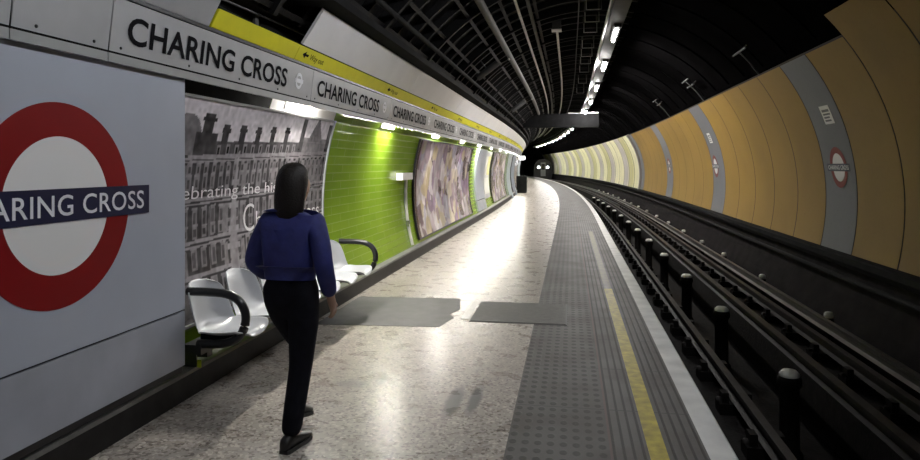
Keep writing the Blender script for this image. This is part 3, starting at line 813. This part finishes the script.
# ================================================================== FLOOR HATCH, PATCH
ht = thing('floor_hatch', 'grey square access hatch with dark edges beside the tactile strip', 'hatch', (-.54, 7.3, 0))
q = MB(); q.box(-1.05, -.03, 6.80, 7.83, -.01, .003); q.build('frame', M['hatch_frame'], ht, ht.location)
q = MB(); q.box(-1.035, -.045, 6.825, 7.815, -.01, .006); q.build('lid', M['hatch'], ht, ht.location)
q = MB(); q.box(-1.16, -1.07, 6.9, 7.86, -.01, .0025); q.build('pale_surround', M['patch2'], ht, ht.location)
pt = tag(None or (lambda q: (q.add([(-2.60, 6.42, .003), (-1.31, 6.52, .003), (-1.24, 6.95, .003), (-1.31, 7.1, .003), (-1.24, 7.35, .003), (-1.33, 7.95, .003), (-2.60, 7.86, .003),
     (-2.60, 6.42, -.01), (-1.31, 6.52, -.01), (-1.24, 6.95, -.01), (-1.31, 7.1, -.01), (-1.24, 7.35, -.01), (-1.33, 7.95, -.01), (-2.60, 7.86, -.01)],
     [tuple(range(7))] + [(i, i + 7, (i + 1) % 7 + 7, (i + 1) % 7) for i in range(7)]), q.build('floor_patch', M['patch'], None, (-1.9, 7.1, 0)))[1])(MB()),
     'rough edged dark grey repair patch on the platform floor near the bench', 'floor patch')

# ================================================================== TRACK
def rail_prof(a, ztop, h=.12, w=.035, base=.06):
    return [(a - w, ztop), (a + w, ztop), (a + w, ztop - .035), (a + .012, ztop - .05), (a + .012, ztop - h + .02), (a + base, ztop - h), (a - base, ztop - h), (a - .012, ztop - h + .02), (a - .012, ztop - .05), (a - w, ztop - .035)]
def rail(name, label, a, ztop, m_, cat='rail', w=.035):
    q = MB(); q.sweep(rail_prof(a, ztop, w=w), S_A + .1, 99 if name == 'running_rail' else 91, closed=True, caps=True)
    return tag(q.build(name, m_, None, W(a, S_A + .1, ztop - .12)), label, cat)
rail('running_rail', 'dark running rail closest to the platform edge', 1.525, -.40, M['rail'])
rail('running_rail', 'dark running rail on the far side of the pit', 2.965, -.40, M['rail'])
rail('conductor_rail', 'dull middle conductor rail beside the row of pit pots', 2.43, -.35, M['rail'], w=.045)
rail('conductor_rail', 'bright outer conductor rail along the tunnel wall', 3.19, -.30, M['railbright'], w=.03)
# pit pots with white caps
def pot():
    r = thing('pit_pot', 'dark insulator pot with white cap in the pit, closest to the camera', 'insulator', (0, 0, 0), 0, 'pots in the track pit')
    q = MB(); q.lathe([(0, 0), (.13, 0), (.13, .04), (.10, .08), (.095, .72), (.12, .76), (.12, .82), (.09, .86), (0, .86)], 16); q.build('post', M['pot'], r)
    q = MB(); q.lathe([(.10, .845), (.10, .87), (.07, .905), (.0, .915)], 16); q.build('cap', M['ceramic'], r)
    return r
pp = pot(); PS = [7.3, 10.4, 13.4, 16.5, 19.6, 22.7, 25.8, 28.9, 32, 35.1, 38.2, 41.3, 44.4]
pp.location = W(2.26, PS[0], -1.4)
for i, s in enumerate(PS[1:]):
    dup(pp, W(2.26, s, -1.4), ang(s), f'dark insulator pot with white cap in the pit, {ordw(i + 1)} from the camera')
q = dup(pp, W(2.26, 4.2, -1.4), 0, 'dark insulator pot in the pit, cut by the frame corner')
def insulator():
    r = thing('rail_insulator', 'white ceramic insulator beside the bright outer rail, closest to the camera', 'insulator', (0, 0, 0), 0, 'ceramic insulators along the outer conductor rail')
    q = MB(); q.box(-.035, .035, -.08, .08, 0, .34); q.build('chair', M['pot'], r)
    q = MB(); q.lathe([(.045, .335), (.055, .35), (.055, .385), (.04, .41), (0, .415)], 14); q.build('cap', M['ceramic'], r)
    return r
ins = insulator(); IS = [9.1, 12.05, 14.9, 17.3, 20.0, 22.9, 25.7, 28.5, 31.3, 34.1, 36.9, 39.7, 42.5, 45.3, 48, 51]
ins.location = W(3.29, IS[0], -.66)
for i, s in enumerate(IS[1:]):
    dup(ins, W(3.29, s, -.66), ang(s), f'white ceramic insulator beside the bright outer rail, {ordw(i + 1)} from the camera')
# rail chairs
def chair():
    r = thing('rail_chair', 'iron chair under the platform side rail, closest to the camera', 'rail chair', (0, 0, 0), 0, 'iron chairs under the running rails')
    q = MB(); q.box(-.16, .16, -.10, .10, 0, .10); q.box(-.13, -.07, -.06, .06, .10, .19); q.box(.07, .13, -.06, .06, .10, .19); q.build('base', M['pot'], r)
    q = MB(); q.lathe([(0, .135), (.025, .13), (.028, .10)], 8, center=(-.145, 0, 0)); q.build('bolt', M['rail'], r)
    return r
ch = chair(); cs = [3.6 + .95 * i for i in range(34)]
ch.location = W(1.525, cs[0], -.66)
ch['label'] = 'iron chair under the platform side rail, lowest in the frame'
for i, s in enumerate(cs[1:]):
    dup(ch, W(1.525, s, -.66), ang(s), f'iron chair under the platform side rail, {ordw(i + 1)} from the camera')
for i, s in enumerate(cs[2:]):
    dup(ch, W(2.965, s, -.66), ang(s), f'iron chair under the far running rail, {ordw(i)} from the camera')
# cable trough along the foot of the cladding
tag((lambda q: (q.sweep([(3.80, .42), (3.70, .425), (3.655, .40), (3.645, .33), (3.67, .27), (3.72, .25), (3.755, .25)], S_A + .1, 98, closed=True, caps=True), q.build('cable_trough', M['dark'], None, (3.7, S_A + .1, .25)))[1])(MB()),
    'dark rounded cable trough along the foot of the amber cladding', 'cable trough')
tag((lambda q: (q.sweep([(3.62 + .03 * math.cos(t), .14 + .03 * math.sin(t)) for t in [2 * PI * i / 8 for i in range(8)]], S_A + .1, 98, closed=True, caps=True), q.build('trackside_cable', M['cable'], None, (3.62, S_A + .1, .14)))[1])(MB()),
    'black cable clipped to the sooty wall under the trough', 'cable')

# ================================================================== TUNNEL WALL ROUNDELS
def rw(s, z, off=.005): return W(right_a(z, RT - off), s, z)
def tunnel_roundel(s0, label):
    r = thing('tunnel_roundel', label, 'station sign', W(right_a(1.32), s0, 1.32), 0, 'small roundels on the tunnel wall strips')
    def ringpart(name, r0, r1, m_, off):
        vs, fs = ring_geo(0, 1.615, r0, r1, 48); q = MB(); q.add([rw(s0 + u, v, off) for u, v in vs], fs); q.build(name, m_, r, r.location, fix=False)
    ringpart('ring', .205, .295, M['red'], .008); ringpart('disc', .001, .205, M['rwhite'], .007)
    q = MB(); q.add([rw(s0 + u, z, .011) for u in (-.40, -.2, 0, .2, .40) for z in (1.56, 1.615, 1.67)], [(i * 3 + j, i * 3 + j + 1, i * 3 + j + 4, i * 3 + j + 3) for i in range(4) for j in range(2)])
    bar_ = q.build('name_bar', M['blue'], r, r.location, fix=False)
    vf = fit_text('CHARING CROSS', .72, .06, .008)
    for w in words(vf, 2):
        q = MB(); q.add([rw(s0 + .36 - u, 1.585 + v, .014) for u, v in w[0]], w[1])
        t = q.build('lettering', M['white_letter'], None, None, fix=False); t.parent = bar_; t.data.transform(Matrix.Translation(-Vector(r.location)))
tunnel_roundel(10.22, 'small red roundel on the wide grey strip across the track, near the right side')
tunnel_roundel(18.3, 'small red roundel on the second grey strip across the track')
tunnel_roundel(26.2, 'small red roundel on the third grey strip, far along the tunnel wall')
def wall_plate(s0, z0, label):
    r = thing('wall_plate', label, 'sign', W(right_a(z0), s0, z0), 0, 'white direction plates above the tunnel roundels')
    q = MB(); q.add([rw(s0 + u, z0 + v, .008) for u in (-.17, .17) for v in (-.13, 0, .13)], [(0, 1, 4, 3), (1, 2, 5, 4)]); q.build('plate', M['rwhite'], r, r.location, fix=False)
    q = MB()
    for (u0, u1, v0, v1) in ((-.12, .13, .04, .075), (-.12, .13, -.005, .02), (-.12, .08, -.05, -.025), (-.12, .10, -.095, -.07)):
        q.add([rw(s0 - u, z0 + v, .011) for u in (u0, u1) for v in (v0, v1)], [(0, 1, 3, 2)])
    q.build('print_lines', M['greystrip'], r, r.location, fix=False)
wall_plate(10.12, 2.37, 'small white printed plate high on the wide grey strip across the track')
wall_plate(18.1, 2.36, 'small white plate above the second tunnel roundel')

# ================================================================== CEILING SERVICES
def conduit(name, label, k, r, rad, s0, s1, m_, cat='conduit'):
    a, z = on_ray(k, r)
    q = MB(); st_ = stops(s0, s1, 2.5)
    q.tube([W(a, s, z) for s in st_], rad, 10)
    root = tag(q.build(name, m_, None, W(a, s0, z)), label, cat)
    w = W(a, s0, z)
    for s in np.arange(max(s0, 2) + .6, min(s1, 60), 3.1):
        d = math.atan2(z - CZ, a - CX); p0 = W(a, s, z) - w; a2, z2 = CX + 3.61 * math.cos(d), CZ + 3.61 * math.sin(d)
        h = MB(); h.tube([p0, W(a2, s, z2) - w], max(.01, rad * .35), 6); h.build('hanger', M['dark'], root)
    return root
conduit('conduit', 'thick grey conduit crossing the dark ceiling above the platform', -.545, 3.40, .062, -2, 64, M['conduit'])
conduit('conduit', 'pale thin conduit running along the dark ceiling', -.33, 3.42, .026, -2, 64, M['conduit_white'])
conduit('conduit', 'dull grey conduit just right of the pale one', -.255, 3.42, .034, -2, 64, M['conduit'])
conduit('conduit', 'pale conduit starting at a small box in mid ceiling', -.095, 3.42, .026, 13.6, 64, M['conduit_white'])
conduit('conduit', 'very thin wire conduit beside the ceiling brackets', .055, 3.44, .012, -2, 40, M['conduit'])
conduit('conduit', 'dark pipe tight under the ceiling flanges over the white cladding', -1.15, 3.43, .035, -2, 64, M['cable'])
a, z = on_ray(-.095, 3.42)
jb = thing('junction_box', 'small grey junction box at the end of the mid ceiling conduit', 'junction box', (a, 13.45, z))
q = MB(); q.box(-.09, .09, -.12, .14, -.09, .17); q.build('box', M['trunk'], jb)
q = MB(); q.box(-.10, .10, -.13, .15, -.105, -.09); q.build('lid', M['conduit_white'], jb)
def u_bracket():
    r = thing('cable_bracket', 'thin square cable bracket on the ceiling, first in view', 'bracket', (0, 0, 0), 0, 'square cable brackets on the ceiling')
    z1 = CZ + 3.61; q = MB()
    q.tube([(.28, 0, z1), (.28, 0, 4.36), (.54, 0, 4.36), (.54, 0, z1)], .011, 6); q.build('hoop', M['conduit_white'], r)
    q = MB(); q.box(.26, .30, -.03, .03, 4.54, z1 + .01); q.box(.52, .56, -.03, .03, 4.54, z1 + .01); q.build('foot', M['conduit'], r)
    return r
ub = u_bracket(); US = [9.6, 10.5, 11.6, 12.6, 13.6, 15.4, 16.6, 17.8, 19.4, 22, 25]
ub.location = W(0, US[0], 0)
for i, s in enumerate(US[1:]): dup(ub, W(0, s, 0), ang(s), f'thin square cable bracket on the ceiling, {ordw(i + 1)} in view from the near one')
def t_bracket(s, deg, label, two=False):
    r = thing('cable_hanger', label, 'bracket', W(*[arc_pt(deg, 3.44)[0], s, arc_pt(deg, 3.44)[1]]), 0, 'T shaped hangers above the amber cladding')
    def P(d, ds, rr): a_, z_ = arc_pt(d, rr); return W(a_, s + ds, z_)
    q = MB(); q.tube([P(deg, -.42, 3.43), P(deg, .42, 3.43)], .017, 6)
    if two: q.tube([P(deg + 3, -.42, 3.43), P(deg + 3, .42, 3.43)], .017, 6)
    q.build('crossbar', M['bracket_iron'], r, r.location)
    q = MB(); q.tube([P(deg + (3 if two else 0), 0, 3.43), P(deg - 4, 0, 3.43), P(36.9, 0, 3.415)], .014, 6); q.build('stem', M['bracket_iron'], r, r.location)
    q = MB(); q.tube([P(deg, 0, 3.42), P(deg, 0, 3.61)], .015, 6); q.build('anchor', M['bracket_iron'], r, r.location)
t_bracket(11.9, 45.5, 'pale T shaped hanger above the amber cladding, largest of them')
t_bracket(16.6, 45, 'double barred hanger above the amber cladding, second along', True)
t_bracket(22.0, 46, 'double barred hanger above the amber cladding, small and furthest along', True)
def speaker(s, k, label):
    a_, z_ = on_ray(k, 3.3)
    r = thing('ceiling_speaker', label, 'loudspeaker', W(a_, s, z_), ang(s), 'loudspeakers under the ceiling')
    q = MB(); q.tube([(-.22, 0, -.16), (-.20, 0, -.145), (.20, 0, .145), (.22, 0, .16)], [.06, .07, .07, .06], 12); q.build('case', M['trunk'], r)
    q = MB(); q.tube([(-.02, 0, .04), (-.16, 0, .22)], .018, 6); q.build('arm', M['trunk'], r)
    q = MB(); q.tube([(.2, .0, .14), (.30, .03, .15), (.44, .0, .22)], .009, 6); q.build('cable', M['conduit'], r)
    q = MB(); q.lathe([(0, -.03), (.03, 0), (0, .03)], 10, center=(.45, .0, .225)); q.build('sensor', M['conduit_white'], r)
speaker(13.6, -.86, 'dark tube shaped loudspeaker under the ceiling left of the thick conduit')
speaker(22.0, -.86, 'smaller looking tube loudspeaker further along the ceiling')
# dark box beam across the platform
bm_ = thing('cross_beam', 'long dark box beam hung across the platform under the ceiling', 'beam', W(-.5, 31, 3.4), ang(31))
q = MB(); q.box(-1.85, 1.95, -.2, .2, 0, .64); q.build('box', M['dark'], bm_)
q = MB(); q.box(.55, 1.93, -.24, .0, .64, .70); q.build('top_rail', M['conduit_white'], bm_)['label'] = 'pale top rail'
for x in (-1.3, .1, 1.5):
    q = MB(); q.tube([(x, 0, .63), (x, 0, CZ + math.sqrt(3.6 ** 2 - (x - .5 - CX) ** 2) - 3.39)], .03, 8); q.build('hanger', M['dark'], bm_)
# loose cables in the recess where the cladding is missing
for i, (dz, dr, lab) in enumerate(((2.84, .0, 'lower black cable in the gap above the yellow strip'), (2.92, .02, 'middle pale cable in the gap above the yellow strip'), (3.02, .04, 'upper black cable in the gap above the yellow strip'))):
    q = MB(); pts = [(-2.62 + dr + .012 * math.sin(s * 3 + i), s, dz + .02 * math.sin(s * 2.1 + i * 2)) for s in np.arange(3.0, 8.0, .25)]
    q.tube(pts, .014 if i != 1 else .010, 6); tag(q.build('recess_cable', M['cable'] if i != 1 else M['conduit'], None, pts[0]), lab, 'cable')
q = MB(); q.box(-2.67, -2.645, 5.2, 5.26, 2.7, 3.13); tag(q.build('cable_clip', M['conduit'], None, (-2.56, 5.03, 2.7)), 'grey upright cable clip in the gap above the yellow strip', 'bracket')

# ================================================================== TRAIN AT THE FAR END
tr = thing('train', 'dark train with two white headlamps arriving at the far end', 'train', W(2.24, 92, -.40), ang(92))
prof = [(-1.15, .1), (1.15, .1), (1.3, .5), (1.31, 1.3), (1.22, 2.0), (.95, 2.55), (.5, 2.82), (0, 2.88), (-.5, 2.82), (-.95, 2.55), (-1.22, 2.0), (-1.31, 1.3), (-1.3, .5)]
q = MB(); n = len(prof)
q.add([(x, y, z) for y in (0, 14) for x, z in prof], [tuple(range(n)), tuple(range(n, 2 * n))[::-1]] + [(i, (i + 1) % n, n + (i + 1) % n, n + i) for i in range(n)])
q.build('body', M['train'], tr)
for x in (-.78, .78):
    q = MB(); q.box(x - .32, x + .32, -.02, .01, 1.35, 2.25); q.build('windscreen', M['glass'], tr)
q = MB(); q.box(-.34, .34, -.025, .01, .5, 2.4); dr_ = q.build('cab_door', M['cabwhite'], tr)
q = MB(); q.box(-.24, .24, -.035, -.02, 1.4, 2.2); q.build('door_window', M['glass'], dr_)
for x in (-.62, .62):
    q = MB(); q.lathe([(0, 0), (.16, .0), (.17, .05)], 16); q.v = [(x + p[0], -.03 - p[2] * .4, 1.72 + p[1]) for p in q.v]; q.build('headlamp', M['head'], tr)
for x in (-.75, .75):
    q = MB(); q.tube([(x - .06, 1.5, .42), (x + .06, 1.5, .42)], .42, 16); q.build('wheel', M['rail'], tr)

# ================================================================== PERSON
PL = Vector((-1.625, 3.62, 0)); PRZ = math.radians(-3)
person = thing('person', 'person in blue jacket and dark trousers walking away along the platform', 'person', PL, PRZ); person.scale = (.975, .975, .975)
def skin_mesh(name, verts, edges, radii, root, material, parent, sub=2):
    me = bpy.data.meshes.new(name); me.from_pydata(verts, edges, []); me.materials.append(material)
    o = bpy.data.objects.new(name, me); COL.objects.link(o)
    sk = o.modifiers.new('skin', 'SKIN'); sk.use_smooth_shade = True
    for i, r in enumerate(radii):
        d = me.skin_vertices[0].data[i]; d.radius = r if isinstance(r, tuple) else (r, r); d.use_root = (i == root)
    ss = o.modifiers.new('smooth', 'SUBSURF'); ss.levels = sub; ss.render_levels = sub
    dg = bpy.context.evaluated_depsgraph_get(); dg.update()
    m2 = bpy.data.meshes.new_from_object(o.evaluated_get(dg)); o.modifiers.clear(); o.data = m2; bpy.data.meshes.remove(me)
    m2.name = name
    for p in m2.polygons: p.use_smooth = True
    if not m2.materials: m2.materials.append(material)
    o.parent = parent
    return o
class Sk:
    def __init__(s): s.v = []; s.e = []; s.r = []
    def p(s, co, r, prev=None):
        s.v.append(co); s.r.append(r)
        if prev is not None: s.e.append((prev, len(s.v) - 1))
        return len(s.v) - 1
HIP_R, KNEE_R, ANK_R = (.088, .02, .86), (.055, .035, .47), (.03, -.05, .085)
HIP_L, KNEE_L, ANK_L = (-.085, .02, .86), (-.045, .27, .53), (-.05, .17, .19)
SH_R, EL_R, WR_R = (.165, .02, 1.355), (.225, -.01, 1.09), (.215, .12, .87)
SH_L, EL_L, WR_L = (-.165, .02, 1.355), (-.245, .0, 1.10), (-.215, .17, .98)
k = Sk()
pel = k.p((0, .01, .92), (.135, .10)); sp1 = k.p((0, .02, 1.06), (.12, .09), pel); chst = k.p((0, .035, 1.24), (.12, .08), sp1)
nk = k.p((0, .055, 1.40), .048, chst); nk2 = k.p((0, .065, 1.455), .052, nk)
hd = k.p((0, .085, 1.53), (.072, .085), nk2); hd2 = k.p((0, .075, 1.605), (.075, .09), hd); hd3 = k.p((0, .07, 1.655), (.05, .06), hd2)
nose = k.p((0, .175, 1.535), .014, hd); nose2 = k.p((0, .195, 1.525), .011, nose)
for sx in (-1, 1): k.p((sx * .085, .07, 1.545), (.012, .02), hd)
def limb(points, prev):
    for co, r in points: prev = k.p(co, r, prev)
    return prev
for H, K_, A_, t in ((HIP_R, KNEE_R, ANK_R, (.035, .09, .03)), (HIP_L, KNEE_L, ANK_L, (-.05, .28, .10))):
    mid = tuple((H[i] + K_[i]) / 2 for i in range(3)); cal = tuple(K_[i] * .65 + A_[i] * .35 for i in range(3))
    limb([(H, .085), (mid, .075), (K_, .055), (cal, .054), (A_, .036), (t, .03)], pel)
def hand(wr, dirv, side, prev):
    d = Vector(dirv).normalized(); sd = Vector((0, 1, 0)).cross(d); sd = Vector((0, 1, .1)).normalized(); nrm = d.cross(sd)
    w = Vector(wr); palm = k.p(tuple(w + d * .06), (.022, .034), prev)
    for i, (o_, ln) in enumerate(((-.03, .06), (-.01, .072), (.01, .068), (.028, .054))):
        b1 = w + d * .095 + sd * (-o_); b2 = b1 + d * ln * .5 - nrm * side * .012; b3 = b2 + d * ln * .42 - nrm * side * .022
        i1 = k.p(tuple(b1), .0095, palm); i2 = k.p(tuple(b2), .0088, i1); k.p(tuple(b3), .0072, i2)
    t1 = w + d * .045 + sd * .036; t2 = t1 + d * .035 + sd * .02; a1 = k.p(tuple(t1), .012, palm); k.p(tuple(t2), .009, a1)
for S_, E_, W_, sd in ((SH_R, EL_R, WR_R, 1), (SH_L, EL_L, WR_L, -1)):
    e = limb([(S_, .058), (tuple((S_[i] + E_[i]) / 2 for i in range(3)), .048), (E_, .040), (tuple((E_[i] + W_[i]) / 2 for i in range(3)), .037), (W_, .026)], chst)
    hand(W_, [W_[i] - E_[i] for i in range(3)], sd, e)
skin_mesh('body', k.v, k.e, k.r, pel, M['skin'], person)
# jacket
k = Sk()
j0 = k.p((0, .012, 1.08), (.165, .13)); j1 = k.p((0, .02, 1.15), (.168, .13), j0); j2 = k.p((0, .028, 1.26), (.19, .135), j1); j3 = k.p((0, .03, 1.36), (.14, .12), j2); j4 = k.p((0, .045, 1.425), (.08, .085), j3)
for S_, E_, W_ in ((SH_R, EL_R, WR_R), (SH_L, EL_L, WR_L)):
    limb([(S_, .078), (tuple((S_[i] + E_[i]) / 2 for i in range(3)), .068), (E_, .060), (tuple(E_[i] * .45 + W_[i] * .55 for i in range(3)), .055), (tuple(E_[i] * .08 + W_[i] * .92 for i in range(3)), .045)], j2)
skin_mesh('jacket', k.v, k.e, k.r, j1, M['jacket'], person)
# trousers
k = Sk()
t0 = k.p((0, .012, 1.11), (.148, .116)); t1 = k.p((0, .01, .93), (.165, .13), t0)
for H, K_, A_ in ((HIP_R, KNEE_R, ANK_R), (HIP_L, KNEE_L, ANK_L)):
    mid = tuple((H[i] + K_[i]) / 2 for i in range(3)); m2_ = tuple((K_[i] + A_[i]) / 2 for i in range(3)); m3_ = tuple(K_[i] * -.04 + A_[i] * 1.04 for i in range(3))
    limb([((H[0], H[1], H[2] - .02), (.105, .115)), (mid, .092), (K_, .074), (m2_, .070), (m3_, .062)], t1)
skin_mesh('trousers', k.v, k.e, k.r, t1, M['trousers'], person)
# hair: short bob over the skull
secs = [(1.705, .055, .004, .004), (1.700, .053, .035, .042), (1.685, .050, .060, .074), (1.655, .045, .080, .098), (1.615, .036, .091, .105), (1.57, .024, .095, .098), (1.52, .008, .096, .082), (1.47, -.004, .094, .066), (1.42, -.008, .090, .056), (1.375, -.008, .078, .046), (1.345, -.006, .05, .03), (1.34, -.006, .004, .004)]
q = MB(); n = 20
q.add([(rx * math.cos(2 * PI * i / n) * (1 + .03 * math.sin(7 * i)), cy + ry * math.sin(2 * PI * i / n), z + .006 * math.sin(i * 2.3)) for z, cy, rx, ry in secs for i in range(n)],
      [(i * n + j, i * n + (j + 1) % n, (i + 1) * n + (j + 1) % n, (i + 1) * n + j) for i in range(len(secs) - 1) for j in range(n)], smooth=True)
q.build('hair', M['hair'], person)
for sx in (-1, 1):
    q = MB(); q.lathe([(0, -.011), (.008, -.008), (.011, 0), (.008, .008), (0, .011)], 10, center=(sx * .032, .148, 1.56)); q.build('eye', M['eye'], person)
def shoe(ank, pitch, yaw, name='shoe'):
    secs = [(-.085, .026, .055, .0), (-.07, .036, .085, .0), (-.02, .04, .095, .0), (.04, .042, .075, .0), (.10, .048, .055, .0), (.155, .044, .042, .0), (.19, .026, .03, .0)]
    n = 12; vs = []; fs = []
    for (y, w, h, z0) in secs:
        for i in range(n):
            t = 2 * PI * i / n; vs.append((w * math.cos(t), y, .012 + (h / 2) * (1 + math.sin(t))))
    for i in range(len(secs) - 1):
        for j in range(n): fs.append((i * n + j, i * n + (j + 1) % n, (i + 1) * n + (j + 1) % n, (i + 1) * n + j))
    fs += [tuple(range(n))[::-1], tuple((len(secs) - 1) * n + i for i in range(n))]
    q = MB(); q.add(vs, fs, smooth=True); o = q.build(name, M['shoe'], person)
    q = MB(); m = [(w * s_, y) for y, w, h, z0 in secs for s_ in (1,)]
    out = [(w * 1.05, y) for y, w, h, z0 in secs] + [(-w * 1.05, y) for y, w, h, z0 in secs[::-1]]
    nn = len(out); q.add([(x, y, 0) for x, y in out] + [(x, y, .02) for x, y in out], [tuple(range(nn))[::-1], tuple(range(nn, 2 * nn))] + [(i, (i + 1) % nn, nn + (i + 1) % nn, nn + i) for i in range(nn)])
    q.build('sole', M['sole'], o)
    o.location = ank; o.rotation_euler = (pitch, 0, yaw)
shoe((.03, -.035, .0), 0, math.radians(-6))
shoe((-.05, .185, .095), math.radians(-12), 0)
